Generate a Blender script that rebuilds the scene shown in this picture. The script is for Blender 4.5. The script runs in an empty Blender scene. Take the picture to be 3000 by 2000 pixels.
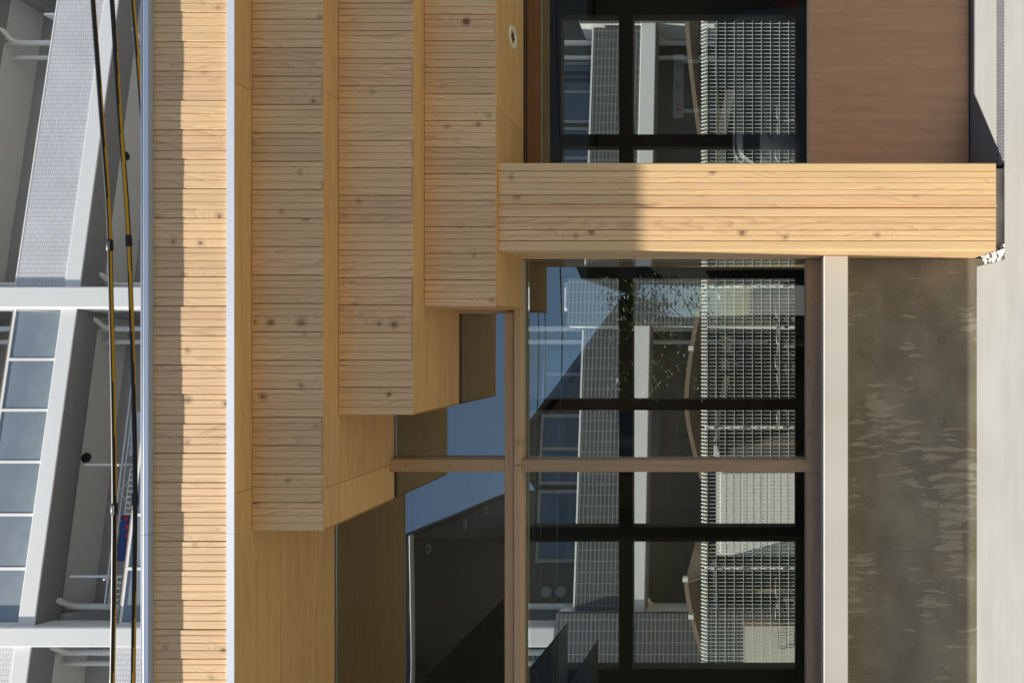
import bpy, bmesh, math, random
from mathutils import Vector, Matrix
random.seed(7)
rad = math.radians
S = bpy.context.scene
COL = S.collection

# ------------------------------------------------------------------ camera, sky, sun, exposure
EYE = 1.5
cd = bpy.data.cameras.new('camera'); cam = bpy.data.objects.new('camera', cd); COL.objects.link(cam)
cam.matrix_world = Matrix(((0, 1, 0, 0), (0, 0, -1, 0), (-1, 0, 0, EYE), (0, 0, 0, 1)))   # picture lies on its side: up is to the left
cd.sensor_width = 36.0; cd.lens = 24.0
cd.shift_x = -690 / 3000; cd.shift_y = -12 / 3000
cd.clip_start = 0.05; cd.clip_end = 2000
S.camera = cam

SUN_TO = Vector((-0.255, -0.193, 0.947)).normalized()
w = bpy.data.worlds.new('World'); S.world = w; w.use_nodes = True
nt = w.node_tree
sky = nt.nodes.new('ShaderNodeTexSky'); sky.sky_type = 'NISHITA'; sky.sun_disc = False
sky.sun_elevation = math.asin(SUN_TO.z); sky.sun_rotation = math.atan2(SUN_TO.x, SUN_TO.y)
sky.air_density = 1.0; sky.dust_density = 0.3; sky.ozone_density = 1.6
bg = nt.nodes['Background']; nt.links.new(sky.outputs[0], bg.inputs[0]); bg.inputs[1].default_value = 0.056
sl = bpy.data.lights.new('sun', 'SUN'); sl.energy = 4.6; sl.angle = rad(0.53); sl.color = (1.0, 0.935, 0.83)
so = bpy.data.objects.new('sun', sl); COL.objects.link(so)
so.rotation_mode = 'QUATERNION'; so.rotation_quaternion = (-SUN_TO).to_track_quat('-Z', 'Y'); so.location = (-6, -5, 20)
S.view_settings.view_transform = 'Standard'; S.view_settings.look = 'None'
S.view_settings.exposure = 1.15; S.view_settings.gamma = 1.0; S.view_settings.use_curve_mapping = False
S.cycles.max_bounces = 10; S.cycles.transparent_max_bounces = 16; S.cycles.diffuse_bounces = 5; S.cycles.glossy_bounces = 5
S.cycles.use_denoising = True

# ------------------------------------------------------------------ material helpers
class NB:
    def __init__(s, name):
        s.m = bpy.data.materials.new(name); s.m.use_nodes = True; s.t = s.m.node_tree
        s.b = s.t.nodes['Principled BSDF']
    def n(s, typ, **kw):
        o = s.t.nodes.new('ShaderNode' + typ)
        for k, v in kw.items(): setattr(o, k, v)
        return o
    def put(s, sock, v):
        if isinstance(v, (int, float)): sock.default_value = v
        elif isinstance(v, (tuple, list)): sock.default_value = v
        else: s.t.links.new(v, sock)
    def math(s, op, a, b=0.0, c=None, clamp=False):
        o = s.n('Math', operation=op, use_clamp=clamp); s.put(o.inputs[0], a); s.put(o.inputs[1], b)
        if c is not None: s.put(o.inputs[2], c)
        return o.outputs[0]
    def mix(s, f, a, b, blend='MIX'):
        o = s.n('Mix', data_type='RGBA', blend_type=blend)
        s.put(o.inputs[0], f); s.put(o.inputs[6], a); s.put(o.inputs[7], b)
        return o.outputs[2]
    def vec(s, x, y, z):
        o = s.n('CombineXYZ'); s.put(o.inputs[0], x); s.put(o.inputs[1], y); s.put(o.inputs[2], z); return o.outputs[0]
    def noise(s, v, scale=1.0, detail=2.0, rough=0.5):
        o = s.n('TexNoise'); s.put(o.inputs['Vector'], v); o.inputs['Scale'].default_value = scale
        o.inputs['Detail'].default_value = detail; o.inputs['Roughness'].default_value = rough
        return o.outputs['Fac']
    def step(s, x, lo, hi):
        o = s.n('MapRange', interpolation_type='SMOOTHSTEP'); s.put(o.inputs[0], x)
        o.inputs[1].default_value = lo; o.inputs[2].default_value = hi
        return o.outputs[0]
    def xyz(s, kind='Object'):
        t = s.n('TexCoord'); p = s.n('SeparateXYZ'); s.t.links.new(t.outputs[kind], p.inputs[0]); return p.outputs
    def bump(s, h, strength=0.3, dist=0.002):
        o = s.n('Bump'); s.put(o.inputs['Height'], h); o.inputs['Strength'].default_value = strength; o.inputs['Distance'].default_value = dist
        s.t.links.new(o.outputs[0], s.b.inputs['Normal'])
    def out(s, col=None, rough=0.6, metal=0.0, spec=0.5):
        if col is not None: s.put(s.b.inputs['Base Color'], col)
        s.put(s.b.inputs['Roughness'], rough); s.put(s.b.inputs['Metallic'], metal)
        s.put(s.b.inputs['Specular IOR Level'], spec)
        return s.m
def C4(c): return (c[0], c[1], c[2], 1.0)

def wood(name, light, dark, across='x', along='z', rings=55.0, warp=5.0, contrast=0.75, knots=0.45, knot_cell=4.6, vary=0.14, fibre=0.16, rough=0.6, spec=0.3):
    b = NB(name); X = dict(zip('xyz', b.xyz()))
    r = b.n('ObjectInfo').outputs['Random']
    r2 = b.math('FRACT', b.math('MULTIPLY', r, 37.17)); r3 = b.math('FRACT', b.math('MULTIPLY', r, 91.73))
    third = [k for k in 'xyz' if k not in (across, along)][0]
    a = b.math('ADD', X[across], b.math('MULTIPLY', X[third], 0.55)); l = X[along]
    off1 = b.math('MULTIPLY', r, 61.0); off2 = b.math('MULTIPLY', r2, 47.0)
    # knots
    va = b.math('ADD', b.math('MULTIPLY', a, knot_cell), off1); vl = b.math('ADD', b.math('MULTIPLY', l, knot_cell), off2)
    vo = b.n('TexVoronoi', voronoi_dimensions='2D'); b.put(vo.inputs['Vector'], b.vec(va, vl, 0)); vo.inputs['Scale'].default_value = 1.0
    vo.inputs['Randomness'].default_value = 1.0
    pos = b.n('SeparateXYZ'); b.t.links.new(vo.outputs['Position'], pos.inputs[0])
    cg = b.n('SeparateColor'); b.t.links.new(vo.outputs['Color'], cg.inputs[0])
    gate = b.math('LESS_THAN', cg.outputs[0], knots)
    wob = b.math('MULTIPLY', b.math('SUBTRACT', b.noise(b.vec(va, vl, 0), 9.0, 2.0), 0.5), 0.10)
    da = b.math('ADD', b.math('SUBTRACT', va, pos.outputs[0]), wob); dl = b.math('SUBTRACT', vl, pos.outputs[1])
    rk = b.math('SQRT', b.math('ADD', b.math('MULTIPLY', da, da), b.math('MULTIPLY', b.math('MULTIPLY', dl, dl), 0.75)))
    rg2 = b.math('ADD', b.math('MULTIPLY', da, da), b.math('MULTIPLY', b.math('MULTIPLY', dl, dl), 0.16))
    bmp = b.math('MULTIPLY', b.math('EXPONENT', b.math('MULTIPLY', rg2, -32.0)), gate)
    # growth rings
    nl = b.noise(b.vec(b.math('ADD', b.math('MULTIPLY', a, 7.0), off2), b.math('ADD', b.math('MULTIPLY', l, 1.15), off1), r3), 1.0, 2.2, 0.45)
    nf = b.noise(b.vec(b.math('MULTIPLY', a, 30.0), b.math('ADD', b.math('MULTIPLY', l, 5.0), off1), 0), 1.0, 2.0)
    R = b.math('MULTIPLY', rings, b.math('ADD', 0.55, b.math('MULTIPLY', r3, 0.9)))
    g = b.math('ADD', b.math('MULTIPLY', a, R), b.math('MULTIPLY', nl, warp * 2.0))
    g = b.math('ADD', g, b.math('MULTIPLY', bmp, 3.4)); g = b.math('ADD', g, b.math('MULTIPLY', nf, 0.55))
    t = b.math('FRACT', g)
    late = b.math('POWER', t, 3.2)
    late = b.math('MULTIPLY', late, b.math('SUBTRACT', 1.0, b.step(t, 0.94, 1.0)))
    amp = b.math('ADD', 0.28, b.noise(b.vec(b.math('ADD', b.math('MULTIPLY', a, 12.0), off1), b.math('MULTIPLY', l, 1.5), 3.0), 1.0, 1.0))
    t2 = b.math('POWER', b.math('FRACT', b.math('MULTIPLY', g, 2.7)), 2.0)
    late = b.math('ADD', late, b.math('MULTIPLY', t2, 0.22))
    col = b.mix(b.math('MULTIPLY', b.math('MULTIPLY', late, amp), contrast, clamp=True), C4(light), C4(dark))
    # broad streaks and fibres
    st = b.noise(b.vec(b.math('ADD', b.math('MULTIPLY', a, 22.0), off2), b.math('MULTIPLY', l, 0.9), 7.0), 1.0, 3.0)
    fb = b.noise(b.vec(b.math('MULTIPLY', a, 420.0), b.math('MULTIPLY', l, 9.0), off1), 1.0, 2.0)
    k = b.math('ADD', b.math('MULTIPLY', b.math('SUBTRACT', st, 0.5), 0.42), b.math('MULTIPLY', b.math('SUBTRACT', fb, 0.5), fibre * 2))
    k = b.math('ADD', k, b.math('MULTIPLY', b.math('SUBTRACT', r2, 0.5), vary * 2)); k = b.math('ADD', 1.0, k)
    hs = b.n('HueSaturation'); b.put(hs.inputs['Color'], col); b.put(hs.inputs['Value'], k)
    b.put(hs.inputs['Hue'], b.math('ADD', 0.496, b.math('MULTIPLY', r3, 0.008)))
    col = hs.outputs[0]
    # knot heart
    size = b.math('MULTIPLY', b.math('POWER', cg.outputs[1], 1.5), 0.095); heart = b.math('SUBTRACT', 1.0, b.step(b.math('SUBTRACT', rk, size), 0.0, 0.022))
    halo = b.math('SUBTRACT', 1.0, b.step(b.math('SUBTRACT', rk, size), 0.02, 0.14))
    col = b.mix(b.math('MULTIPLY', b.math('MULTIPLY', halo, gate), 0.4), col, C4(tuple(c * 0.8 for c in dark)))
    col = b.mix(b.math('MULTIPLY', b.math('MULTIPLY', heart, gate), b.math('ADD', 0.35, b.math('MULTIPLY', cg.outputs[2], 0.45))), col, (0.13, 0.068, 0.032, 1))
    b.bump(b.math('SUBTRACT', fb, b.math('MULTIPLY', late, 0.5)), 0.12, 0.001)
    return b.out(col, rough, 0, spec)

def plain(name, col, rough=0.6, metal=0.0, spec=0.4, speck=0.06, scale=6.0, fine=120.0):
    b = NB(name); t = b.n('TexCoord').outputs['Object']
    k = b.math('ADD', b.math('MULTIPLY', b.math('SUBTRACT', b.noise(t, scale, 4.0), 0.5), speck * 3), b.math('MULTIPLY', b.math('SUBTRACT', b.noise(t, fine, 2.0), 0.5), speck * 2))
    hs = b.n('HueSaturation'); hs.inputs['Color'].default_value = C4(col); b.put(hs.inputs['Value'], b.math('ADD', 1.0, k))
    return b.out(hs.outputs[0], rough, metal, spec)

M = {}
M['cedar'] = wood('pale_cedar', (0.87, 0.592, 0.318), (0.42, 0.222, 0.118), rings=46, warp=5.5, contrast=0.52, knots=0.24, vary=0.09, knot_cell=5.6)
M['cedar_smooth'] = wood('smooth_cedar', (0.86, 0.592, 0.312), (0.56, 0.33, 0.16), rings=80, warp=2.0, knots=0.03, contrast=0.6)
M['ply_x'] = wood('cedar_plywood', (0.66, 0.415, 0.175), (0.47, 0.265, 0.105), across='y', along='x', rings=16, warp=3.0, contrast=0.5, knots=0.0, vary=0.05, fibre=0.1, rough=0.5)
M['ply_edge'] = wood('plywood_edge', (0.62, 0.33, 0.12), (0.22, 0.10, 0.035), across='z', along='y', rings=260, warp=2.0, contrast=0.9, knots=0.0, vary=0.1)
M['stain_x'] = wood('stained_frame_wood_x', (0.54, 0.375, 0.225), (0.34, 0.215, 0.12), across='z', along='x', rings=70, warp=3, knots=0.05, contrast=0.6, rough=0.55)
M['stain_z'] = wood('stained_frame_wood_z', (0.54, 0.375, 0.225), (0.34, 0.215, 0.12), across='x', along='z', rings=70, warp=3, knots=0.05, contrast=0.6, rough=0.55)
M['lauan'] = wood('brown_lauan_plywood', (0.55, 0.315, 0.175), (0.43, 0.238, 0.128), across='x', along='z', rings=5, warp=3.0, contrast=0.5, knots=0.0, vary=0.03, fibre=0.08, rough=0.42, spec=0.45)
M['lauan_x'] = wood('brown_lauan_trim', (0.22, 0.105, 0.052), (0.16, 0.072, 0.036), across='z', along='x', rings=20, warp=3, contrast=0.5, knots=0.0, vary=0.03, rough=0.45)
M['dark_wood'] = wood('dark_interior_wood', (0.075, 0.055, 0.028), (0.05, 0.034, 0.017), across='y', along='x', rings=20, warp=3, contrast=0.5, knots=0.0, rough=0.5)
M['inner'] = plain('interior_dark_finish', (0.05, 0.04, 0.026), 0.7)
M['black'] = plain('black_gap', (0.012, 0.011, 0.010), 0.8)
M['alu'] = plain('aluminium_bead', (0.55, 0.56, 0.55), 0.35, 0.85)
M['coping'] = plain('blue_grey_metal_coping', (0.40, 0.47, 0.60), 0.42, 0.35, speck=0.03, fine=260)
M['drip'] = plain('pale_metal_drip_edge', (0.80, 0.83, 0.90), 0.4, 0.2, speck=0.05, fine=300)
M['white'] = plain('white_paint', (0.78, 0.78, 0.76), 0.5, speck=0.02)
M['wire'] = plain('white_coated_wire', (0.80, 0.84, 0.82), 0.4, speck=0.01)
M['grey_paint'] = plain('apartment_grey_paint', (0.37, 0.38, 0.40), 0.75, speck=0.03, scale=0.8)
M['pale_paint'] = plain('apartment_pale_paint', (0.72, 0.73, 0.72), 0.7, speck=0.03, scale=1.2)
M['galv'] = plain('galvanised_steel', (0.62, 0.64, 0.66), 0.4, 0.8, speck=0.1)
M['rubber'] = plain('black_rubber', (0.02, 0.02, 0.022), 0.5)
M['yellow'] = plain('yellow_tape', (0.72, 0.42, 0.012), 0.45, speck=0.03)
M['pebble'] = plain('white_pebble', (0.66, 0.63, 0.60), 0.6, speck=0.05, scale=20)
M['brown_steel'] = plain('brown_steel', (0.24, 0.19, 0.135), 0.5)
M['blue_cloth'] = plain('blue_cloth', (0.04, 0.075, 0.22), 0.9, speck=0.1)
M['pale_cloth'] = plain('pale_cloth', (0.55, 0.60, 0.66), 0.9)
M['red'] = plain('red_print', (0.55, 0.03, 0.04), 0.7)
M['green'] = plain('green_plastic', (0.35, 0.6, 0.06), 0.5)
M['beige'] = plain('beige_wall', (0.55, 0.54, 0.45), 0.8)
M['asphalt'] = plain('asphalt', (0.09, 0.088, 0.085), 0.85, speck=0.12, scale=2)
M['street'] = plain('pale_worn_asphalt', (0.19, 0.178, 0.155), 0.85, speck=0.1, scale=2)
M['lamp_white'] = plain('lamp_white', (0.80, 0.76, 0.62), 0.4)

def concrete_plinth():
    b = NB('board_marked_concrete'); x, y, z = b.xyz()
    n1 = b.noise(b.vec(b.math('MULTIPLY', x, 2.2), 0, b.math('MULTIPLY', z, 3.0)), 1.0, 5.0, 0.6)
    w1 = b.noise(b.vec(b.math('MULTIPLY', x, 5.0), 4.0, b.math('MULTIPLY', z, 6.0)), 1.0, 2.0)
    xs = b.math('ADD', x, b.math('MULTIPLY', b.math('SUBTRACT', w1, 0.5), 0.07))
    fl = b.noise(b.vec(b.math('MULTIPLY', xs, 30.0), 1.0, b.math('MULTIPLY', z, 4.5)), 1.0, 3.0, 0.55)
    fine = b.noise(b.vec(b.math('MULTIPLY', x, 150.0), 0, b.math('MULTIPLY', z, 14.0)), 1.0, 2.0)
    pm = b.noise(b.vec(b.math('MULTIPLY', x, 1.3), 9.0, b.math('MULTIPLY', z, 2.6)), 1.0, 2.0)
    patch = b.step(b.math('ADD', b.math('ADD', fl, b.math('MULTIPLY', b.math('SUBTRACT', pm, 0.5), 1.25)), b.math('MULTIPLY', b.math('SUBTRACT', fine, 0.5), 0.12)), 0.60, 0.67)
    g = b.math('ADD', b.math('MULTIPLY', xs, 22.0), b.math('MULTIPLY', b.noise(b.vec(b.math('MULTIPLY', x, 2.5), 4.0, b.math('MULTIPLY', z, 2.4)), 1.0, 2.0), 6.0))
    ln = b.math('MULTIPLY', b.step(b.math('PINGPONG', g, 0.5), 0.40, 0.5), b.step(n1, 0.5, 0.7))
    base = b.mix(b.step(n1, 0.3, 0.75), (0.17, 0.145, 0.097, 1), (0.29, 0.257, 0.182, 1))
    warm = b.step(b.noise(b.vec(x, 2.0, z), 2.6, 2.0), 0.62, 0.75)
    base = b.mix(b.math('MULTIPLY', warm, 0.35), base, (0.22, 0.15, 0.075, 1))
    col = b.mix(b.math('MULTIPLY', patch, 0.62), base, (0.42, 0.375, 0.27, 1))
    col = b.mix(b.math('MULTIPLY', ln, 0.30), col, (0.36, 0.32, 0.25, 1))
    vo = b.n('TexVoronoi'); b.put(vo.inputs['Vector'], b.vec(x, 0, z)); vo.inputs['Scale'].default_value = 26
    cg = b.n('SeparateColor'); b.t.links.new(vo.outputs['Color'], cg.inputs[0])
    bug = b.math('MULTIPLY', b.math('LESS_THAN', vo.outputs['Distance'], 0.075), b.math('LESS_THAN', cg.outputs[0], 0.3))
    col = b.mix(b.math('MULTIPLY', bug, 0.8), col, (0.05, 0.045, 0.035, 1))
    col = b.mix(b.math('MULTIPLY', b.math('SUBTRACT', b.noise(b.vec(x, y, z), 48.0, 6.0, 0.8), 0.45), 1.3, clamp=True), col, (0.28, 0.255, 0.2, 1))
    b.bump(b.math('SUBTRACT', b.math('ADD', patch, fine), b.math('MULTIPLY', bug, 3.0)), 0.25, 0.002)
    return b.out(col, 0.72, 0, 0.35)
M['plinth'] = concrete_plinth()

def paving_mat(name, c1, c2):
    b = NB(name); x, y, z = b.xyz()
    n1 = b.noise(b.vec(b.math('MULTIPLY', x, 1.1), b.math('MULTIPLY', y, 7.0), 0), 1.0, 4.0, 0.55)
    n2 = b.noise(b.vec(x, y, z), 1.6, 4.0); n3 = b.noise(b.vec(x, y, z), 210.0, 2.0)
    brush = b.noise(b.vec(b.math('MULTIPLY', x, 3.0), b.math('MULTIPLY', y, 160.0), 0), 1.0, 2.0)
    k = b.math('ADD', b.math('MULTIPLY', n1, 0.4), b.math('MULTIPLY', n2, 0.6))
    col = b.mix(b.step(k, 0.33, 0.7), C4(c1), C4(c2))
    hs = b.n('HueSaturation'); b.put(hs.inputs['Color'], col)
    b.put(hs.inputs['Value'], b.math('ADD', 0.92, b.math('ADD', b.math('MULTIPLY', n3, 0.08), b.math('MULTIPLY', brush, 0.1))))
    col = hs.outputs[0]
    vo = b.n('TexVoronoi'); b.put(vo.inputs['Vector'], b.vec(x, y, 0)); vo.inputs['Scale'].default_value = 9
    cg = b.n('SeparateColor'); b.t.links.new(vo.outputs['Color'], cg.inputs[0])
    dot = b.math('MULTIPLY', b.math('LESS_THAN', vo.outputs['Distance'], 0.035), b.math('LESS_THAN', cg.outputs[0], 0.3))
    col = b.mix(b.math('MULTIPLY', dot, 0.6), col, (0.12, 0.10, 0.07, 1))
    b.bump(brush, 0.15, 0.001)
    return b.out(col, 0.75, 0, 0.3)
M['paving'] = paving_mat('pale_concrete_paving', (0.180, 0.183, 0.176), (0.212, 0.217, 0.213))
M['sill'] = paving_mat('smooth_pale_concrete', (0.56, 0.525, 0.46), (0.63, 0.60, 0.54))
M['yard'] = paving_mat('yard_concrete', (0.13, 0.13, 0.125), (0.17, 0.17, 0.165))

def tile_mat(name, tile, grout, tw=0.098, th=0.047, joint=0.0045):
    b = NB(name); x, y, z = b.xyz()
    br = b.n('TexBrick'); br.offset = 0.0; br.squash = 1.0
    b.put(br.inputs['Vector'], b.vec(b.math('ADD', x, y), z, 0))
    br.inputs['Color1'].default_value = C4(tile); br.inputs['Color2'].default_value = C4(tuple(c * 0.9 for c in tile)); br.inputs['Mortar'].default_value = C4(grout)
    br.inputs['Scale'].default_value = 1.0; br.inputs['Mortar Size'].default_value = joint; br.inputs['Brick Width'].default_value = tw; br.inputs['Row Height'].default_value = th
    br.inputs['Mortar Smooth'].default_value = 0.1
    big = b.noise(b.vec(x, y, z), 1.3, 3.0)
    hs = b.n('HueSaturation'); b.put(hs.inputs['Color'], br.outputs['Color']); b.put(hs.inputs['Value'], b.math('ADD', 0.85, b.math('MULTIPLY', big, 0.3)))
    b.bump(b.math('SUBTRACT', 1.0, br.outputs['Fac']), 0.5, 0.003)
    return b.out(hs.outputs[0], 0.35, 0, 0.5)
M['tile_white'] = tile_mat('white_wall_tile', (0.66, 0.665, 0.68), (0.36, 0.36, 0.37), 0.088, 0.046, 0.005)
M['tile_dark'] = tile_mat('slate_wall_tile', (0.075, 0.082, 0.092), (0.23, 0.225, 0.185), 0.20, 0.078, 0.008)

def glass_mat(name, base=0.12, tint=(0.93, 0.96, 0.94)):
    m = bpy.data.materials.new(name); m.use_nodes = True; t = m.node_tree; t.nodes.clear()
    o = t.nodes.new('ShaderNodeOutputMaterial'); mx = t.nodes.new('ShaderNodeMixShader')
    tr = t.nodes.new('ShaderNodeBsdfTransparent'); tr.inputs[0].default_value = C4(tint)
    gl = t.nodes.new('ShaderNodeBsdfGlossy'); gl.inputs['Roughness'].default_value = 0.0; gl.inputs['Color'].default_value = (0.88, 0.97, 0.92, 1)
    fr = t.nodes.new('ShaderNodeFresnel'); fr.inputs['IOR'].default_value = 1.5
    tc = t.nodes.new('ShaderNodeTexCoord'); nz = t.nodes.new('ShaderNodeTexNoise'); nz.inputs['Scale'].default_value = 1.3; nz.inputs['Detail'].default_value = 0.5
    bp = t.nodes.new('ShaderNodeBump'); bp.inputs['Strength'].default_value = 1.0; bp.inputs['Distance'].default_value = 0.0022
    t.links.new(tc.outputs['Object'], nz.inputs['Vector']); t.links.new(nz.outputs['Fac'], bp.inputs['Height']); t.links.new(bp.outputs[0], gl.inputs['Normal'])
    ma = t.nodes.new('ShaderNodeMath'); ma.operation = 'MULTIPLY_ADD'; ma.use_clamp = True
    t.links.new(fr.outputs[0], ma.inputs[0]); ma.inputs[1].default_value = 1.6; ma.inputs[2].default_value = base - 0.065
    t.links.new(ma.outputs[0], mx.inputs[0]); t.links.new(tr.outputs[0], mx.inputs[1]); t.links.new(gl.outputs[0], mx.inputs[2])
    t.links.new(mx.outputs[0], o.inputs[0])
    return m
M['glass'] = glass_mat('double_glazing', 0.26, (0.90, 0.93, 0.905))
M['glass_rear'] = glass_mat('rear_glazing', 0.07, (0.93, 0.95, 0.935))
def wired_glass():
    b = NB('ribbed_frosted_glass'); x, y, z = b.xyz()
    s = b.math('FRACT', b.math('MULTIPLY', b.math('ADD', x, z), 26.0))
    n = b.noise(b.vec(x, y, z), 1.4, 2.0); n = b.step(n, 0.3, 0.75)
    col = b.mix(n, (0.21, 0.26, 0.31, 1), (0.30, 0.36, 0.40, 1))
    gn = b.step(b.noise(b.vec(x, y, b.math('ADD', z, 3.0)), 2.1, 3.0), 0.5, 0.7)
    col = b.mix(b.math('MULTIPLY', gn, 0.5), col, (0.20, 0.27, 0.20, 1))
    col = b.mix(b.math('MULTIPLY', b.step(s, 0.35, 0.6), 0.45), col, (0.08, 0.10, 0.12, 1))
    return b.out(col, 0.25, 0, 0.6)
M['ribbed'] = wired_glass()
M['win_blue'] = plain('dark_window_glass', (0.05, 0.075, 0.10), 0.05, 0, 0.9, speck=0.02)

# ------------------------------------------------------------------ mesh helpers
class MB:
    def __init__(s): s.v = []; s.f = []; s.mi = []; s.sm = []
    def add(s, vs, fs, mi=0, smooth=False):
        k = len(s.v); s.v += [tuple(v) for v in vs]
        for f in fs: s.f.append(tuple(i + k for i in f)); s.mi.append(mi); s.sm.append(smooth)
        return s
    def box(s, x0, x1, y0, y1, z0, z1, mi=0):
        vs = [(x, y, z) for z in (z0, z1) for y in (y0, y1) for x in (x0, x1)]
        return s.add(vs, [(0, 2, 3, 1), (4, 5, 7, 6), (0, 1, 5, 4), (2, 6, 7, 3), (0, 4, 6, 2), (1, 3, 7, 5)], mi)
    def cbox(s, x0, x1, y0, y1, z0, z1, c=0.003, mi=0):
        bm = bmesh.new(); bmesh.ops.create_cube(bm, size=1.0)
        for v in bm.verts: v.co = Vector(((x0 + x1) / 2 + v.co.x * (x1 - x0), (y0 + y1) / 2 + v.co.y * (y1 - y0), (z0 + z1) / 2 + v.co.z * (z1 - z0)))
        bmesh.ops.bevel(bm, geom=bm.edges[:], offset=c, segments=2, affect='EDGES', profile=0.5)
        bm.verts.ensure_lookup_table()
        s.add([v.co[:] for v in bm.verts], [[v.index for v in f.verts] for f in bm.faces], mi); bm.free(); return s
    def prism(s, poly, z0, z1, axis='z', mi=0, smooth=False):
        # poly: 2d outline; axis: extrusion axis. order: z -> (x,y), x -> (y,z), y -> (x,z)
        n = len(poly)
        def P(p, t): return {'z': (p[0], p[1], t), 'x': (t, p[0], p[1]), 'y': (p[0], t, p[1])}[axis]
        vs = [P(p, z0) for p in poly] + [P(p, z1) for p in poly]
        fs = [(i, (i + 1) % n, n + (i + 1) % n, n + i) for i in range(n)]
        s.add(vs, fs, mi, smooth); s.add(vs, [tuple(range(n))[::-1], tuple(range(n, 2 * n))], mi); return s
    def tube(s, pts, r, n=8, mi=0, closed=False, caps=True, smooth=True):
        pts = [Vector(p) for p in pts]; m = len(pts); rings = []
        up = None
        for i, p in enumerate(pts):
            if closed: d = pts[(i + 1) % m] - pts[i - 1]
            else: d = pts[min(i + 1, m - 1)] - pts[max(i - 1, 0)]
            d.normalize()
            if up is None:
                up = Vector((0, 0, 1)) if abs(d.z) < 0.9 else Vector((1, 0, 0))
            a = d.cross(up); a.normalize(); b2 = a.cross(d); b2.normalize(); up = b2
            rr = r[i] if isinstance(r, (list, tuple)) else r
            rings.append([p + (a * math.cos(2 * math.pi * j / n) + b2 * math.sin(2 * math.pi * j / n)) * rr for j in range(n)])
        vs = [v for R in rings for v in R]; fs = []
        for i in range(m if closed else m - 1):
            i2 = (i + 1) % m
            for j in range(n): fs.append((i * n + j, i * n + (j + 1) % n, i2 * n + (j + 1) % n, i2 * n + j))
        s.add(vs, fs, mi, smooth)
        if caps and not closed: s.add(rings[0] + rings[-1], [tuple(range(n))[::-1], tuple(range(n, 2 * n))], mi)
        return s
    def lathe(s, prof, n=24, axis='z', c=(0, 0, 0), mi=0):
        vs = []; k = len(prof)
        for j in range(n):
            t = 2 * math.pi * j / n
            for r, h in prof:
                p = (r * math.cos(t), r * math.sin(t), h)
                if axis == 'y': p = (p[0], p[2], p[1])
                if axis == 'x': p = (p[2], p[0], p[1])
                vs.append((p[0] + c[0], p[1] + c[1], p[2] + c[2]))
        fs = [(j * k + i, ((j + 1) % n) * k + i, ((j + 1) % n) * k + i + 1, j * k + i + 1) for j in range(n) for i in range(k - 1)]
        return s.add(vs, fs, mi, True)
    def mesh(s, name, mats):
        me = bpy.data.meshes.new(name); me.from_pydata(s.v, [], s.f)
        for m in (mats if isinstance(mats, (list, tuple)) else [mats]): me.materials.append(M[m] if isinstance(m, str) else m)
        for p, mi, sm in zip(me.polygons, s.mi, s.sm): p.material_index = mi; p.use_smooth = sm
        bm = bmesh.new(); bm.from_mesh(me); bmesh.ops.recalc_face_normals(bm, faces=bm.faces[:]); bm.to_mesh(me); bm.free()
        me.update(); return me

WM = {}
def place(name, data, parent=None, loc=(0, 0, 0), rot=(0, 0, 0), local=False):
    """loc is in world metres (or in the parent's frame with local=True)"""
    o = bpy.data.objects.new(name, data); COL.objects.link(o)
    m = Matrix.Translation(loc) @ __import__('mathutils').Euler(rot).to_matrix().to_4x4()
    if parent is not None:
        o.parent = parent
        if not local: m = WM[parent].inverted() @ m
        WM[o] = WM[parent] @ m
    else: WM[o] = m
    o.matrix_local = m
    return o
def tag(o, label=None, cat=None, group=None, kind=None):
    for k, v in (('label', label), ('category', cat), ('group', group), ('kind', kind)):
        if v: o[k] = v
    return o
def empty(name, loc, label, cat, rot=(0, 0, 0), group=None):
    return tag(place(name, None, None, loc, rot), label, cat, group)
def bx(name, mat, parent, x0, x1, y0, y1, z0, z1, c=0.0, kind=None, local=False):
    hx, hy, hz = (x1 - x0) / 2, (y1 - y0) / 2, (z1 - z0) / 2
    b = MB()
    if c: b.cbox(-hx, hx, -hy, hy, -hz, hz, c)
    else: b.box(-hx, hx, -hy, hy, -hz, hz)
    o = place(name, b.mesh(name, mat), parent, ((x0 + x1) / 2, (y0 + y1) / 2, (z0 + z1) / 2), local=local)
    if kind: o['kind'] = kind
    return o
def copy_tree(o, parent=None, loc=None, rot=None):
    c = o.copy(); COL.objects.link(c); c.parent = parent
    if loc is not None: c.location = loc
    if rot is not None: c.rotation_euler = rot
    for ch in [k for k in bpy.data.objects if k.parent == o]: copy_tree(ch, c)
    return c

# ------------------------------------------------------------------ the setting: ground, paving, street, yard
YW = 4.375           # plane of the front glazing and the concrete base
XL, XR = -4.3, 4.3  # ends of the wooden building
g = MB(); g.box(-400, 400, -400, 400, -0.6, -0.32)
tag(place('ground', g.mesh('ground', 'asphalt')), kind='structure')
st = MB(); st.box(-60, 60, -3.6, 1.2, -0.3, -0.03)
tag(place('street', st.mesh('street', 'street')), kind='structure')
pv = MB()
pv.box(-12, 12, 1.2, 3.984, -0.14, 0.0)
pv.prism([(3.984, -0.14), (4.45, -0.14), (4.45, 0.036), (3.984, 0.0)], -12, 0.452, 'x')
pv.prism([(4.104, -0.14), (4.72, -0.14), (4.72, 0.050), (4.104, 0.003)], 1.03, 12, 'x')
tag(place('paving', pv.mesh('paving', 'paving')), kind='structure')
yd = MB(); yd.box(-20, 20, 8.75, 15.4, -0.25, 0.0)
tag(place('yard', yd.mesh('yard', 'yard')), kind='structure')

# ------------------------------------------------------------------ the wooden building
BLD = empty('wooden_building', (0, 6.4, 0), 'low timber-clad building with stepped board eaves, clad pillar and large windows on concrete base', 'building')

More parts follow.
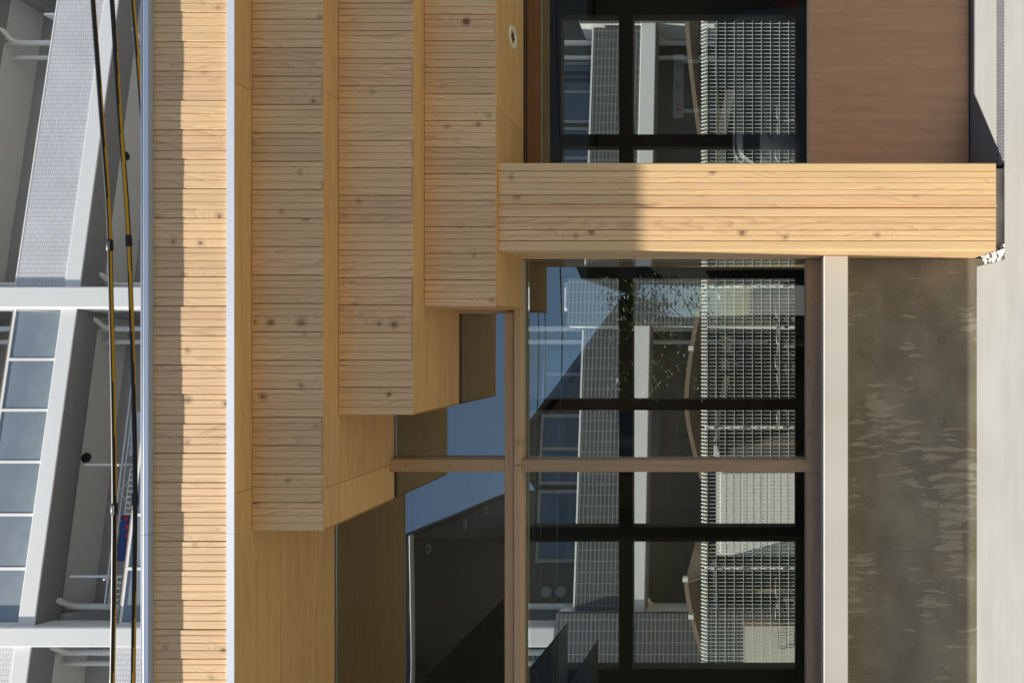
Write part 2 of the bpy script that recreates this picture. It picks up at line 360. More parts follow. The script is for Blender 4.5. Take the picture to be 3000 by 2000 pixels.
def board_profile(wd, ribs, th=0.018, chamf=0.0016, gd=0.005, edge=0.0015):
    """outline (x,y) of a ribbed board, front at y=0 facing -y"""
    h = wd / 2; pts = [(-h + edge, th), (-h + edge, 0.0045), (-h + edge + 0.0025, 0.0)]
    x = -h
    for i, fr in enumerate(ribs[:-1]):
        x += fr * wd
        pts += [(x - chamf - 0.0007, 0.0), (x - 0.0008, gd), (x + 0.0008, gd), (x + chamf + 0.0007, 0.0)]
    pts += [(h - edge - 0.0025, 0.0), (h - edge, 0.0045), (h - edge, th)]
    return pts
RIBS = [0.29, 0.257, 0.257, 0.196]
PITCH = 0.1545
def board_row(parent, xs, y, z0, z1, mat='cedar', jit=0.0018):
    me = MB().prism(board_profile(PITCH, RIBS), -(z1 - z0) / 2, (z1 - z0) / 2).mesh('board', mat)
    for x in xs:
        place('board', me, parent, (x, y + random.uniform(-jit, jit), (z0 + z1) / 2), (0, 0, random.uniform(-0.004, 0.004)))

# tiers: face plane y, bottom z, top z, left end x
D0, D1, D2, D3 = 3.590, 3.712, 3.846, 3.972
Z0, Z1, Z2, Z3 = 4.196, 3.806, 3.382, 2.963
X1, X2, X3 = -1.052, -0.436, 0.179
JOINTS = [-2.98, -0.822, 1.339, 3.5]

def soffit(parent, x0, x1, y0, y1, z, name='soffit_panel'):
    cuts = [x0] + [j for j in JOINTS if x0 + 0.05 < j < x1 - 0.05] + [x1]
    for a, b in zip(cuts[:-1], cuts[1:]):
        bx(name, 'ply_x', parent, a + 0.0012, b - 0.0012, y0, y1, z, z + 0.012, 0.0008)

# upper fascia
fas = bx('fascia', 'black', BLD, XL, XR, D0 + 0.019, D0 + 0.06, Z0 + 0.014, 4.62)
n0 = 0.1545
x0f = 1.343 - 0.02
board_row(fas, [x0f + PITCH * k for k in range(-36, 20)], D0, Z0 + 0.02, 4.6225)
# coping along the roof edge, two lengths with a joint
cop_prof = [(3.5605, 4.6225), (3.5585, 4.625), (3.5565, 4.648), (3.559, 4.653), (3.566, 4.6555), (3.576, 4.6555), (3.64, 4.67), (3.64, 4.6235), (3.588, 4.6235)]
for a, b in ((XL, -1.029), (-1.026, XR)):
    h = (b - a) / 2
    o = place('coping', MB().prism([(y - 3.6, z - 4.63) for y, z in cop_prof], -h, h, 'x').mesh('coping', 'coping'), BLD, ((a + b) / 2, 3.6, 4.63))
    lip = MB().box(-h, h, 0, 0.02, 0, 0.006)
    place('coping_lip', lip.mesh('coping_lip', 'alu'), o, ((a + b) / 2, 3.557, 4.6565))
dp = [(3.578, 4.191), (3.578, 4.231), (3.582, 4.233), (3.589, 4.233), (3.589, 4.228), (3.5835, 4.227), (3.5835, 4.1925), (3.5815, 4.191)]
for a, b in ((XL, -1.029), (-1.0275, XR)):
    h = (b - a) / 2
    place('drip_edge', MB().prism([(y - 3.59, z - 4.21) for y, z in dp], -h, h, 'x').mesh('drip_edge', 'drip'), BLD, ((a + b) / 2, 3.59, 4.21))
# roof and ceiling
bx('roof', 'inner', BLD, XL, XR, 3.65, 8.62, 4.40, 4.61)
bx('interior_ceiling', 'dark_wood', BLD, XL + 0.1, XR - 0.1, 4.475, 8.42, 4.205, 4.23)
# top soffit : front strip and back strip, joint at y=3.94
top = place('top_soffit', None, BLD, (0, 4.0, Z0))
soffit(top, XL, XR, 3.586, 3.939, Z0 + 0.0005)
soffit(top, XL, XR, 3.941, 4.458, Z0 + 0.0005)

def tier(x_end, yf, z0, z1, strips, nudge):
    t = bx('eave_tier', 'black', BLD, x_end + 0.014, XR, yf + 0.019, 4.462, z0 + 0.013, z1 - 0.001)
    board_row(t, [x_end + PITCH * (k + 0.5) for k in range(int((XR - x_end) / PITCH))], yf, z0 + 0.002, z1 - 0.003)
    for a, b in strips: soffit(t, x_end + 0.006, XR, a, b, z0)
    bx('edge_strip', 'ply_edge', t, x_end - 0.0005, x_end + 0.0045, yf + 0.004, 4.457, z0 - 0.001, z0 + 0.0125)
    bx('end_panel', 'cedar_smooth', t, x_end - 0.002, x_end + 0.013, yf + 0.0195, 4.46, z0 + 0.0135, z1 - 0.003)
    return t
tier(X1, D1, Z1, Z0, [(D1 + 0.0005, 3.8635), (3.865, 4.457)], 0)
tier(X2, D2, Z2, Z1, [(D2 + 0.0005, 4.457)], 0)
tier(X3, D3, Z3, Z2, [(D3 + 0.0005, 4.457)], 0)
# downlight in the lowest soffit
dl = MB(); dl.lathe([(0.0, 0.006), (0.040, 0.006), (0.043, -0.002), (0.066, -0.004), (0.069, 0.0), (0.069, 0.006)], 32)
d = place('downlight', dl.mesh('downlight', 'lamp_white'), BLD, (1.868, 4.253, Z3 - 0.003))
gl = MB(); gl.box(-0.028, 0.028, -0.006, -0.002, -0.003, 0.004); gl.box(-0.028, 0.028, 0.004, 0.008, -0.003, 0.004); gl.box(-0.004, 0.004, -0.03, 0.03, -0.002, 0.003)
place('lamp_insert', gl.mesh('lamp_insert', 'rubber'), d, (1.868, 4.253, Z3 - 0.002))

# pillar
PX0, PX1, PY, PZ0 = 0.508, 1.022, 4.0, 0.044
pil = bx('pillar', 'black', BLD, PX0 + 0.021, PX1 - 0.004, PY + 0.021, 4.452, PZ0 + 0.01, Z3 - 0.004)
def px(zy): return (988 - (400 + zy / 3.136)) * PY / 2000
def vboard(name, xa, xb, ribs, y=PY, z0=PZ0, z1=Z3 - 0.002, mat='cedar', parent=None, th=0.019):
    wd = xb - xa
    place(name, MB().prism(board_profile(wd, ribs, th), -(z1 - z0) / 2, (z1 - z0) / 2).mesh(name, mat), parent or pil, ((xa + xb) / 2, y, (z0 + z1) / 2))
def fr(*zs):
    t = zs[-1] - zs[0]; return [(b - a) / t for a, b in zip(zs[:-1], zs[1:])][::-1]
def corner(xa, xb, left=True, r=0.010, ret=0.055):
    """smooth board with a rounded outer edge, returning along the side"""
    wd = xb - xa; h = wd / 2; th = 0.019
    pts = [(h - 0.002, th), (h - 0.002, 0.004), (h - 0.004, 0.0)]
    for k in range(7):
        a = math.pi / 2 * k / 6; pts.append((-h + r - r * math.sin(a), r - r * math.cos(a)))
    pts += [(-h, ret), (-h + th, ret), (-h + th, th)]
    if not left: pts = [(-x, y) for x, y in pts][::-1]
    z0, z1 = PZ0, Z3 - 0.002
    place('corner_board', MB().prism(pts, -(z1 - z0) / 2, (z1 - z0) / 2).mesh('corner_board', 'cedar_smooth'), pil, ((xa + xb) / 2, PY, (z0 + z1) / 2))
corner(px(318), PX1, left=False)
vboard('board', px(537), px(318), fr(318, 376, 424, 487, 537))
vboard('board', px(620), px(537), [1.0], mat='cedar')
vboard('board', px(659), px(618), [1.0], y=PY + 0.009, z0=PZ0 - 0.008, mat='cedar', th=0.011)
vboard('board', px(738), px(657), [1.0], mat='cedar_smooth')
vboard('board', px(858), px(738), fr(738, 795, 858), mat='cedar')
vboard('board', px(957), px(858), fr(858, 908, 957), mat='cedar')
corner(PX0, px(957), left=True)
# side boards of the pillar (left side and right side)
for side, xs in ((-1, PX0), (1, PX1)):
    for y0, y1 in ((PY + 0.056, PY + 0.186), (PY + 0.188, PY + 0.318), (PY + 0.320, 4.449)):
        wd = y1 - y0; z0, z1 = PZ0, Z3 - 0.002
        place('side_board', MB().prism(board_profile(wd, [0.33, 0.34, 0.33], 0.017), -(z1 - z0) / 2, (z1 - z0) / 2).mesh('side_board', 'cedar'), pil, (xs - side * 0.0, (y0 + y1) / 2, (z0 + z1) / 2), (0, 0, side * math.pi / 2))
bx('pillar_footing', 'sill', BLD, 0.56, 1.0, 4.05, 4.43, -0.16, PZ0 + 0.004)

# concrete base with tie holes, sill
pl = bx('concrete_base', 'plinth', BLD, XL, PX0 - 0.003, YW, 4.60, -0.1, 0.878)
bx('form_seam', 'plinth', pl, -1.3725, -1.369, YW - 0.0012, YW + 0.01, 0.03, 0.876)
hole = MB(); hole.lathe([(0.0, 0.004), (0.0195, 0.004), (0.0215, -0.0006), (0.0235, -0.0006), (0.0245, 0.003)], 20, 'y')
M['plug'] = plain('cone_plug', (0.13, 0.115, 0.085), 0.8, speck=0.1)
hm = hole.mesh('tie_hole', 'plug')
for yy in (770, 996, 1235, 1482, 1720, 1965, 2205, 2450):
    for xx in (2547, 2759):
        place('tie_hole', hm, pl, ((988 - yy) * YW / 2000, YW - 0.0008, EYE - (xx - 2190) * YW / 2000))
bx('sill', 'sill', BLD, XL, PX0 - 0.004, 4.212, 4.52, 0.879, 1.0285, 0.004)

# ---- front glazing
YF, YG = 4.392, 4.476
def frame_piece(parent, name, x0, x1, z0, z1, mat, y0=YF, y1=4.502):
    return bx(name, mat, parent, x0, x1, y0, y1, z0, z1, 0.002)
def pane(parent, x0, x1, z0, z1, y=YG, mat='glass'):
    hx, hz = (x1 - x0) / 2, (z1 - z0) / 2
    b = MB(); b.add([(-hx, 0, -hz), (hx, 0, -hz), (hx, 0, hz), (-hx, 0, hz)], [(0, 1, 2, 3)])
    p = place('pane', b.mesh('pane', mat), parent, ((x0 + x1) / 2, y, (z0 + z1) / 2))
    e = MB(); q = 0.0045
    e.box(-hx, hx, -0.012, -0.002, -hz, -hz + q); e.box(-hx, hx, -0.012, -0.002, hz - q, hz)
    e.box(-hx, -hx + q, -0.012, -0.002, -hz + q, hz - q); e.box(hx - q, hx, -0.012, -0.002, -hz + q, hz - q)
    if y < 6: place('glazing_bead', e.mesh('glazing_bead', 'alu'), p, ((x0 + x1) / 2, y, (z0 + z1) / 2))
    return p
ZB0, ZB1 = 1.030, 1.121      # bottom rail
ZT0, ZT1, ZT2, ZT3 = 2.957, 3.001, 3.006, 3.064   # two transom bars
XM0, XM1 = -0.865, -0.788
win = place('front_window', None, BLD, (-0.2, YG, 1.03))
frame_piece(win, 'bottom_rail', XM1, PX0 - 0.004, ZB0, ZB1, 'stain_x')
frame_piece(win, 'bottom_rail', -3.6, XM0 - 0.001, ZB0, ZB1, 'stain_x')
frame_piece(win, 'mullion', XM0, XM1 - 0.001, ZB0, ZT0 - 0.001, 'stain_z')
frame_piece(win, 'transom', XM1 - 0.03, PX0 - 0.004, ZT0, ZT1, 'stain_x', YF - 0.006)
frame_piece(win, 'transom', -3.6, XM1 - 0.033, ZT0, ZT1, 'stain_x', YF - 0.006)
frame_piece(win, 'transom', XL, X3 - 0.02, ZT2, ZT3, 'stain_x', YF + 0.004)
frame_piece(win, 'mullion', XM0 - 0.001, XM1 + 0.002, ZT3 + 0.001, Z1, 'stain_z', YF + 0.006)
frame_piece(win, 'mullion', -2.55, -2.47, ZT3 + 0.001, Z0, 'stain_z', YF + 0.006)
frame_piece(win, 'mullion', -2.55, -2.47, ZB1, ZT0 - 0.001, 'stain_z')
frame_piece(win, 'mullion', X3 - 0.02, X3 + 0.03, ZT0 + 0.046, Z2, 'stain_z', YF + 0.03)
for zz in (3.14, 3.42, 3.70):
    sc = MB(); sc.lathe([(0, -0.001), (0.0045, -0.001), (0.0045, 0.001)], 10, 'y')
    place('screw', sc.mesh('screw', 'black'), win, ((XM0 + XM1) / 2, YF + 0.0055, zz))
for a, b in ((XM1, PX0 - 0.004), (-2.47, XM0), (-3.6, -2.55)): pane(win, a, b, ZB1, ZT0)
pane(win, XM1 + 0.002, X3 - 0.02, ZT3, Z1 - 0.001)
pane(win, -2.47, XM0 - 0.001, ZT3, Z0 - 0.001)
pane(win, XL + 0.1, -2.55, ZT3, Z0 - 0.001)
frame_piece(win, 'post', XL, -3.6, ZB0, ZT0, 'stain_z')

# ---- entrance side to the right of the pillar
YE = 4.50
ent = place('side_window', None, BLD, (2.2, YE, 1.1))
bx('head_trim', 'alu', ent, PX1, XR, YE - 0.018, YE - 0.012, Z3 - 0.006, Z3 - 0.0005)
bx('head_gap', 'black', ent, PX1, XR, YE + 0.004, YE + 0.05, 2.955, 2.975)
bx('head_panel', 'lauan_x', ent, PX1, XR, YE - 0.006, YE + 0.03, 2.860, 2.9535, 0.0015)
bx('bottom_panel', 'lauan', ent, PX1, XR, YE - 0.004, YE + 0.026, 0.042, 1.102, 0.002)
bx('bottom_gap', 'black', ent, PX1, XR, YE + 0.004, YE + 0.03, 0.004, 0.04)
bx('bottom_bead', 'alu', ent, PX1, XR, YE + 0.008, YE + 0.014, 1.103, 1.108)
pane(ent, PX1 - 0.01, XR, 1.103, 2.859, YE + 0.012)

# ---- shell: ends, rear wall with stepped head, interior floor
YR = 8.5
shell = place('rear_wall', None, BLD, (0, YR, 0))
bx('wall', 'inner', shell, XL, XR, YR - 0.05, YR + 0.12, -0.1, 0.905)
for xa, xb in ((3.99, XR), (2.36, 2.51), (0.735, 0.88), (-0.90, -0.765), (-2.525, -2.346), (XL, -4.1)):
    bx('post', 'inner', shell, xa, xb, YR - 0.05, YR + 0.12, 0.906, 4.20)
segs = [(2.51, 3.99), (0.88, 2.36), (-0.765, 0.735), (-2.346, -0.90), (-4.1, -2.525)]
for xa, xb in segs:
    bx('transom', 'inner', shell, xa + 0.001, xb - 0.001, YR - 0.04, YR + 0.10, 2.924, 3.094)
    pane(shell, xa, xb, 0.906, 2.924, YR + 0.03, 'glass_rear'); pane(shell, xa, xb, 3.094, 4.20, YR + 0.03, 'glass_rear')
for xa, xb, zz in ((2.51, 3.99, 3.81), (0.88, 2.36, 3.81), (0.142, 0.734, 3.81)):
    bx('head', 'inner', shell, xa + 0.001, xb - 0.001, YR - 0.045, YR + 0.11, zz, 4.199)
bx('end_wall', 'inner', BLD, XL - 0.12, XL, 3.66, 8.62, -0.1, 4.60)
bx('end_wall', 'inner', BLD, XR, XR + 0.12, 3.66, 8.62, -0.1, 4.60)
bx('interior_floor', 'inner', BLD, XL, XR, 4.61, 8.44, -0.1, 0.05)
for (xx, yy) in ((-1.79, 5.78), (-1.79, 6.53), (-1.785, 7.04)):
    r = MB(); r.lathe([(0.0, 0.012), (0.022, 0.012), (0.026, -0.003), (0.043, -0.004), (0.045, 0.002)], 20)
    place('ceiling_downlight', r.mesh('ceiling_downlight', 'white'), BLD, (xx, yy, 4.2035))
stair = place('staircase', None, BLD, (-2.9, 5.4, 2.6))
for k, poly in enumerate(([(-2.60, 2.79), (-3.3, 2.79), (-3.3, 3.25)], [(-2.46, 3.056), (-3.3, 3.056), (-3.3, 3.75)], [(-2.14, 3.50), (-3.1, 3.50), (-2.82, 4.18)])):
    m = MB(); m.prism(poly, 5.2 + 0.2 * k, 5.9, 'y'); place('tread', m.mesh('tread', 'dark_wood'), stair)

# ------------------------------------------------------------------ drain grate and pebbles
gr = empty('drain_grate', (2.2, 4.04, 0), 'galvanised steel drain grate set in paving along the entrance threshold', 'grate')
fm = MB()
for y in (3.9855, 4.0985): fm.box(-1.17, 2.0, y - 4.04 - 0.002, y - 4.04 + 0.002, -0.03, 0.002)
for y in (4.020, 4.064): fm.box(-1.17, 2.0, y - 4.04 - 0.0015, y - 4.04 + 0.0015, -0.025, 0.0012)
place('frame', fm.mesh('frame', 'galv'), gr, (2.2, 4.04, 0))
bar = MB()
for k in range(160):
    x = -1.165 + k * 0.0198
    for i in range(3):
        ya, yb = (-0.053, -0.021, 0.025)[i], (-0.021, 0.023, 0.056)[i]; sh = 0.014 * (1 if i % 2 == 0 else -1)
        bar.add([(x, ya, 0), (x + 0.0035, ya, 0), (x + sh + 0.0035, yb, 0), (x + sh, yb, 0), (x, ya, -0.02), (x + 0.0035, ya, -0.02), (x + sh + 0.0035, yb, -0.02), (x + sh, yb, -0.02)],
                [(0, 1, 2, 3), (4, 7, 6, 5), (0, 4, 5, 1), (3, 2, 6, 7), (0, 3, 7, 4), (1, 5, 6, 2)])
tag(place('cross_bars', bar.mesh('cross_bars', 'galv'), gr, (2.2, 4.04, 0)), kind='stuff')
ch = MB(); ch.box(-1.17, 2.0, -0.056, 0.058, -0.13, -0.1); place('channel', ch.mesh('channel', 'black'), gr, (2.2, 4.04, 0))
pb = MB()
def pebble(b, c, r):
    n, m = 7, 4; vs = []; s = [random.uniform(0.75, 1.2) for _ in range(3)]; a0 = random.uniform(0, 6)
    for i in range(m + 1):
        t = math.pi * i / m
        for j in range(n):
            q = 2 * math.pi * j / n + a0; k = r * random.uniform(0.9, 1.08)
            vs.append((c[0] + k * s[0] * math.sin(t) * math.cos(q), c[1] + k * s[1] * math.sin(t) * math.sin(q), c[2] + k * 0.75 * math.cos(t)))
    b.add(vs, [(i * n + j, i * n + (j + 1) % n, (i + 1) * n + (j + 1) % n, (i + 1) * n + j) for i in range(m) for j in range(n)], 0, True)
for _ in range(460):
    x = random.uniform(0.462, 1.02); y = random.uniform(3.992, 4.40 if x < 0.55 else 4.045)
    if x > 0.55 and random.random() < 0.35 and x > 0.8: continue
    pebble(pb, (x - 0.5, y - 4.2, -0.05 + random.uniform(-0.01, 0.035) + (0.012 if x < 0.55 else -0.012)), random.uniform(0.009, 0.019))
pbo = tag(place('pebbles', pb.mesh('pebbles', 'pebble'), None, (0.5, 4.2, 0)), 'white rounded pebbles filling the pit at the pillar foot', 'pebbles', kind='stuff')
pit = MB(); pit.box(0.453, 1.029, 3.985, 4.45, -0.14, -0.085)
tag(place('pit_floor', pit.mesh('pit_floor', 'yard')), kind='structure')

# ------------------------------------------------------------------ apartment block behind
APT = empty('apartment_building', (0, 13.26, 0), 'white concrete apartment block with tiled balcony parapets and ribbed glass railings behind the timber building', 'building', (0, 0, rad(7.8)))
def ab(name, mat, x0, x1, y0, y1, z0, z1, c=0.0, parent=None):
    p = parent or APT
    hx, hy, hz = (x1 - x0) / 2, (y1 - y0) / 2, (z1 - z0) / 2
    b = MB(); b.cbox(-hx, hx, -hy, hy, -hz, hz, c) if c else b.box(-hx, hx, -hy, hy, -hz, hz)
    wl = WM[APT] @ Vector(((x0 + x1) / 2, (y0 + y1) / 2, (z0 + z1) / 2))
    return place(name, b.mesh(name, mat), p, wl, (0, 0, rad(7.8)))
M['soffit_shade'] = plain('painted_soffit_shade', (0.23, 0.235, 0.245), 0.75, speck=0.03)  # darker tone puts the shade under the beams into the colour
cols = [(-11.9, -11.6), (-5.69, -5.33), (0.56, 0.99), (7.62, 8.05), (13.9, 14.3)]
for a, b in cols: ab('column', 'pale_paint', a, b, -0.10, 0.36, 5.0, 19.5, 0.03)
for a in (-12.6, -6.25, 0.22, 6.57, 12.9): 
    f = ab('tiled_fin', 'tile_dark', a, a + 1.16, -0.12, 0.02, -0.2, 4.99)
    ab('fin_return', 'pale_paint', a, a + 1.16, 0.021, 0.62, -0.2, 4.985, parent=f)
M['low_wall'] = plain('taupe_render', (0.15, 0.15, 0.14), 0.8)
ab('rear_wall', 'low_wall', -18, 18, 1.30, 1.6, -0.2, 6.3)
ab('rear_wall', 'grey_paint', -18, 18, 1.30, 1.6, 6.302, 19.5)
for k in range(-1, 5):
    zt = 14.91 - 2.8 * k
    ab('balcony_beam', 'pale_paint', -18, 18, 0.0, 0.47, zt - 0.31, zt, 0.012)
    ab('beam_soffit_shade', 'soffit_shade', -18, 18, 0.012, 0.468, zt - 0.318, zt - 0.3105)  # thin dark sheet added as painted shade on the beam underside
    ab('balcony_slab', 'pale_paint', -18, 18, 0.471, 1.299, zt - 0.17, zt - 0.02)
    for i in range(len(cols) - 1):
        a, b = cols[i][1], cols[i + 1][0]
        low = k == 4
        # cross beam beside each column under the slab
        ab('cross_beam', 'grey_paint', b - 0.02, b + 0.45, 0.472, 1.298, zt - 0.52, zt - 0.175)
        if i % 2 == 1 and not low:     # ribbed glass railing
            n = 6; wdt = (b - a) / n
            rl = ab('handrail', 'brown_steel', a, b, 0.10, 0.14, zt + 1.02, zt + 1.05)
            for j in range(n):
                ab('railing_panel', 'ribbed', a + j * wdt + 0.035, a + (j + 1) * wdt - 0.035, 0.10, 0.112, zt + 0.07, zt + 0.97)
                ab('railing_post', 'white', a + j * wdt - 0.028, a + j * wdt + 0.028, 0.085, 0.125, zt + 0.03, zt + 1.0)
            ab('railing_rail', 'white', a, b, 0.09, 0.12, zt + 0.03, zt + 0.066); ab('railing_rail', 'white', a, b, 0.09, 0.12, zt + 0.972, zt + 1.015)
        else:
            p0, p1 = (a + 0.02, b - 0.02)
            if low: p0, p1 = (-12.6, -6.25, 0.22, 6.57)[i] + 1.18, (-6.25, 0.22, 6.57, 12.9)[i] - 0.08
            pr = ab('parapet', 'tile_dark' if low else 'tile_white', p0, p1, 0.03, 0.16, zt + 0.001, zt + 0.97)
            ab('parapet_cap', 'white', p0 - 0.01, p1 + 0.01, 0.028, 0.175, zt + 0.978, zt + 1.012, 0.003, pr)
            ab('cap_gap', 'black', p0, p1, 0.05, 0.15, zt + 0.9705, zt + 0.9775, parent=pr)
        # drains, pipes, vents, windows
        def drain(u, y):
            dr = MB(); dr.lathe([(0.0, -0.002), (0.078, -0.002), (0.080, -0.02), (0.096, -0.02), (0.098, 0.002)], 20)
            place('drain_socket', dr.mesh('drain_socket', 'rubber'), APT, (u, y, zt - 0.172), local=True)
        drain(a + 3.0, 0.72)
        bb = 6.8 if i == 2 else b
        for u, yy, rr in ((a + 0.18, 0.62, 0.056), (bb - 0.30, 0.62, 0.056), (bb - 0.55, 0.78, 0.048)):
            tb = MB(); tb.tube([(0, 0, -2.45), (0, 0, 0.0)], rr, 14); tb.tube([(0, 0, -0.95), (0, 0, -0.90)], rr * 1.08, 14)
            if yy < 0.7: tb.tube([(0, 0, -0.30), (0.05, -0.05, -0.15), (0.16, -0.22, -0.14), (0.2, -0.3, 0.0)], rr * 0.95, 12)
            place('drain_pipe', tb.mesh('drain_pipe', 'pale_paint'), APT, (u, yy, zt - 0.175), local=True)
        for j in range(3):
            u0 = a + 0.9 + j * 1.55
            wn = ab('window', 'win_blue', u0, u0 + 1.42, 1.262, 1.272, zt + 0.35, zt + 2.05)
            for q in (0.0, 0.70, 1.38): ab('window_frame', 'grey_paint', u0 + q - 0.02, u0 + q + 0.05, 1.24, 1.262, zt + 0.3, zt + 2.05, parent=wn)
            ab('window_head', 'grey_paint', u0 - 0.03, u0 + 1.44, 1.235, 1.262, zt + 2.051, zt + 2.11, parent=wn)
        for du in (0.32, 0.62):
            vt = MB(); vt.lathe([(0, -0.06), (0.09, -0.06), (0.115, -0.03), (0.115, 0.0)], 18, 'y')
            place('vent_cap', vt.mesh('vent_cap', 'grey_paint'), APT, (a + 0.30, 1.298, zt + 1.25 + du), local=True)
# partition board on the right bay
for q in (6.95, 7.5): ab('partition_frame', 'white', q, q + 0.04, 0.30, 1.25, 15.0, 16.45)
# ground floor doors
for u in (-4.3, -2.2, 2.6, 4.9): ab('meter_door', 'brown_steel', u, u + 0.85, 1.27, 1.298, 0.0, 2.1)

# laundry on the balcony one floor below the visible ceiling
def apt_thing(name, mb, mats, u, y, z, label, cat, group=None):
    wl = WM[APT] @ Vector((u, y, z))
    return tag(place(name, mb.mesh(name, mats), None, wl, (0, 0, rad(7.8))), label, cat, group)
ZL = 13.55
for q, (yy, zz, u0, u1, lab) in enumerate(((0.42, 0.10, -5.05, -1.0, 'steel laundry pole running along balcony railing, upper one'), (0.20, -0.02, -5.0, -0.9, 'thin laundry pole close behind the glass railing, lower one'))):
    t = MB(); t.tube([(u0 + 3, 0, 0), (u1 + 3, 0, 0)], 0.016, 10)
    apt_thing('laundry_pole', t, 'galv', -3, yy, ZL + zz, lab, 'pole')
for u, lab in ((-2.45, 'laundry pole bracket hanging beside the pale towel'), (-4.55, 'laundry pole bracket hanging beside the blue garment')):
    t = MB(); t.box(-0.02, 0.02, -0.02, 0.02, -0.1, 0.9); t.box(-0.018, 0.018, -0.3, 0.25, -0.03, 0.0)
    apt_thing('pole_bracket', t, 'white', u, 0.42, ZL, lab, 'bracket')
def cloth(wd, h, folds):
    b = MB(); n = 16; m = 8
    vs = [(-wd / 2 + wd * i / n, 0.03 * math.sin(folds * i / n * 6.28) * (0.4 + j / m), -h * j / m + 0.012 * math.sin(i * 1.7)) for j in range(m + 1) for i in range(n + 1)]
    vs2 = [(x, y + 0.01, z) for x, y, z in vs]; k = n + 1
    fs = [(j * k + i, j * k + i + 1, (j + 1) * k + i + 1, (j + 1) * k + i) for j in range(m) for i in range(n)]
    b.add(vs, fs, 0, True); b.add(vs2, fs, 0, True); return b
b = cloth(0.85, 0.46, 2.3)
for q in range(5): b.box(-0.3 + q * 0.16, -0.2 + q * 0.16, -0.05, -0.045, -0.3 + 0.03 * q, -0.24 + 0.03 * q, 1)
apt_thing('blue_garment', b, ['blue_cloth', 'red'], -3.85, 0.44, ZL + 0.09, 'blue garment with red print drying on the balcony', 'laundry')
apt_thing('pale_towel', cloth(0.85, 0.38, 1.4), 'pale_cloth', -1.85, 0.44, ZL + 0.09, 'pale towel drying on the balcony', 'laundry')
def clip_hanger():
    b = MB()
    for s in (-1, 1): b.tube([(-0.42, s * 0.12, 0), (0.42, s * 0.12, 0)], 0.009, 6)
    for q in range(9): b.tube([(-0.42 + q * 0.105, -0.12, 0), (-0.42 + q * 0.105, 0.12, 0)], 0.006, 6); b.box(-0.43 + q * 0.105, -0.405 + q * 0.105, -0.13, -0.11, -0.09, 0.0)
    b.tube([(-0.3, 0, 0), (0, 0, 0.28), (0.3, 0, 0)], 0.006, 6); return b
apt_thing('clip_hanger', clip_hanger(), 'white', -2.95, 0.40, ZL - 0.12, 'white clip hanger between the towel and the blue garment', 'hanger')
apt_thing('clip_hanger', clip_hanger(), 'white', -4.95, 0.40, ZL - 0.12, 'white clip hanger at the column end of the laundry pole', 'hanger')

# ------------------------------------------------------------------ overhead cables with black and yellow guard tubes
def px3(x, y, D): return Vector(((988 - y) * D / 2000, D, EYE + (2190 - x) * D / 2000))
def cable(pts, D, r, label, twist, clamps, sector, blue=None):
    P = [px3(x, y, D) for x, y in pts]
    P = [P[0] + (P[0] - P[1]) * 3] + P + [P[-1] + (P[-1] - P[-2]) * 3]
    # catmull-rom resample
    out = []
    for i in range(len(P) - 1):
        p0, p1, p2, p3 = P[max(i - 1, 0)], P[i], P[i + 1], P[min(i + 2, len(P) - 1)]
        for k in range(14):
            t = k / 14; out.append(0.5 * ((2 * p1) + (-p0 + p2) * t + (2 * p0 - 5 * p1 + 4 * p2 - p3) * t * t + (-p0 + 3 * p1 - 3 * p2 + p3) * t ** 3))
    root = empty('overhead_cable', out[len(out) // 2], label, 'cable', group=None)
    n = 20; b = MB(); b.tube(out, r, n)
    # colour the faces of the twisting yellow strip
    nseg = len(out) - 1; s = 0.0
    for i in range(nseg):
        c = (out[i] + out[i + 1]) / 2; ph = twist(c.x)
        for j in range(n):
            q = [Vector(b.v[k]) for k in b.f[i * n + j]]; q = (q[0] + q[1] + q[2] + q[3]) / 4 - c
            a = (math.degrees(math.atan2(q.z, -q.y)) - ph + 180) % 360 - 180
            if abs(a) < sector: b.mi[i * n + j] = 1
    place('guard_tube', b.mesh('guard_tube', ['rubber', 'yellow']), root)
    for y in clamps:
        x = [q for q in out if q.x <= (988 - y) * D / 2000]
        j = min(range(len(out)), key=lambda q: abs(out[q].x - (988 - y) * D / 2000))
        a, d = out[j], (out[min(j + 1, len(out) - 1)] - out[j]).normalized()
        cm = MB(); cm.tube([a - d * 0.055, a - d * 0.05, a + d * 0.05, a + d * 0.055], [r, r * 1.35, r * 1.35, r], 14); cm.box(a.x - 0.05, a.x + 0.04, a.y - r * 1.5, a.y - r, a.z - r * 1.25, a.z - r * 0.4)
        place('sleeve', cm.mesh('sleeve', 'rubber'), root)
    return root
cable([(272, 0), (298, 350), (318, 620), (326, 900), (332, 1200), (335, 1470), (333, 1750), (329, 2000)], 6.3, 0.0185,
      'black and yellow guarded overhead cable, highest above the roof', lambda x: -92 + 30 * math.sin(x * 1.3 + 1.0), (717, 1482), 34)
cable([(328, 0), (352, 350), (374, 640), (386, 950), (394, 1250), (396, 1480), (393, 1750), (390, 2000)], 6.35, 0.0175,
      'black and yellow guarded overhead cable running close above the roof coping', lambda x: -95 + 62 * math.sin(x * 1.25 + 0.2), (699, 1462), 36)
cable([(388, 0), (403, 180), (416, 350), (440, 700), (470, 1200), (490, 1700)], 6.45, 0.0175,
      'black and yellow guarded overhead cable dipping behind the roof coping', lambda x: -88 + 15 * math.sin(x), (), 36)

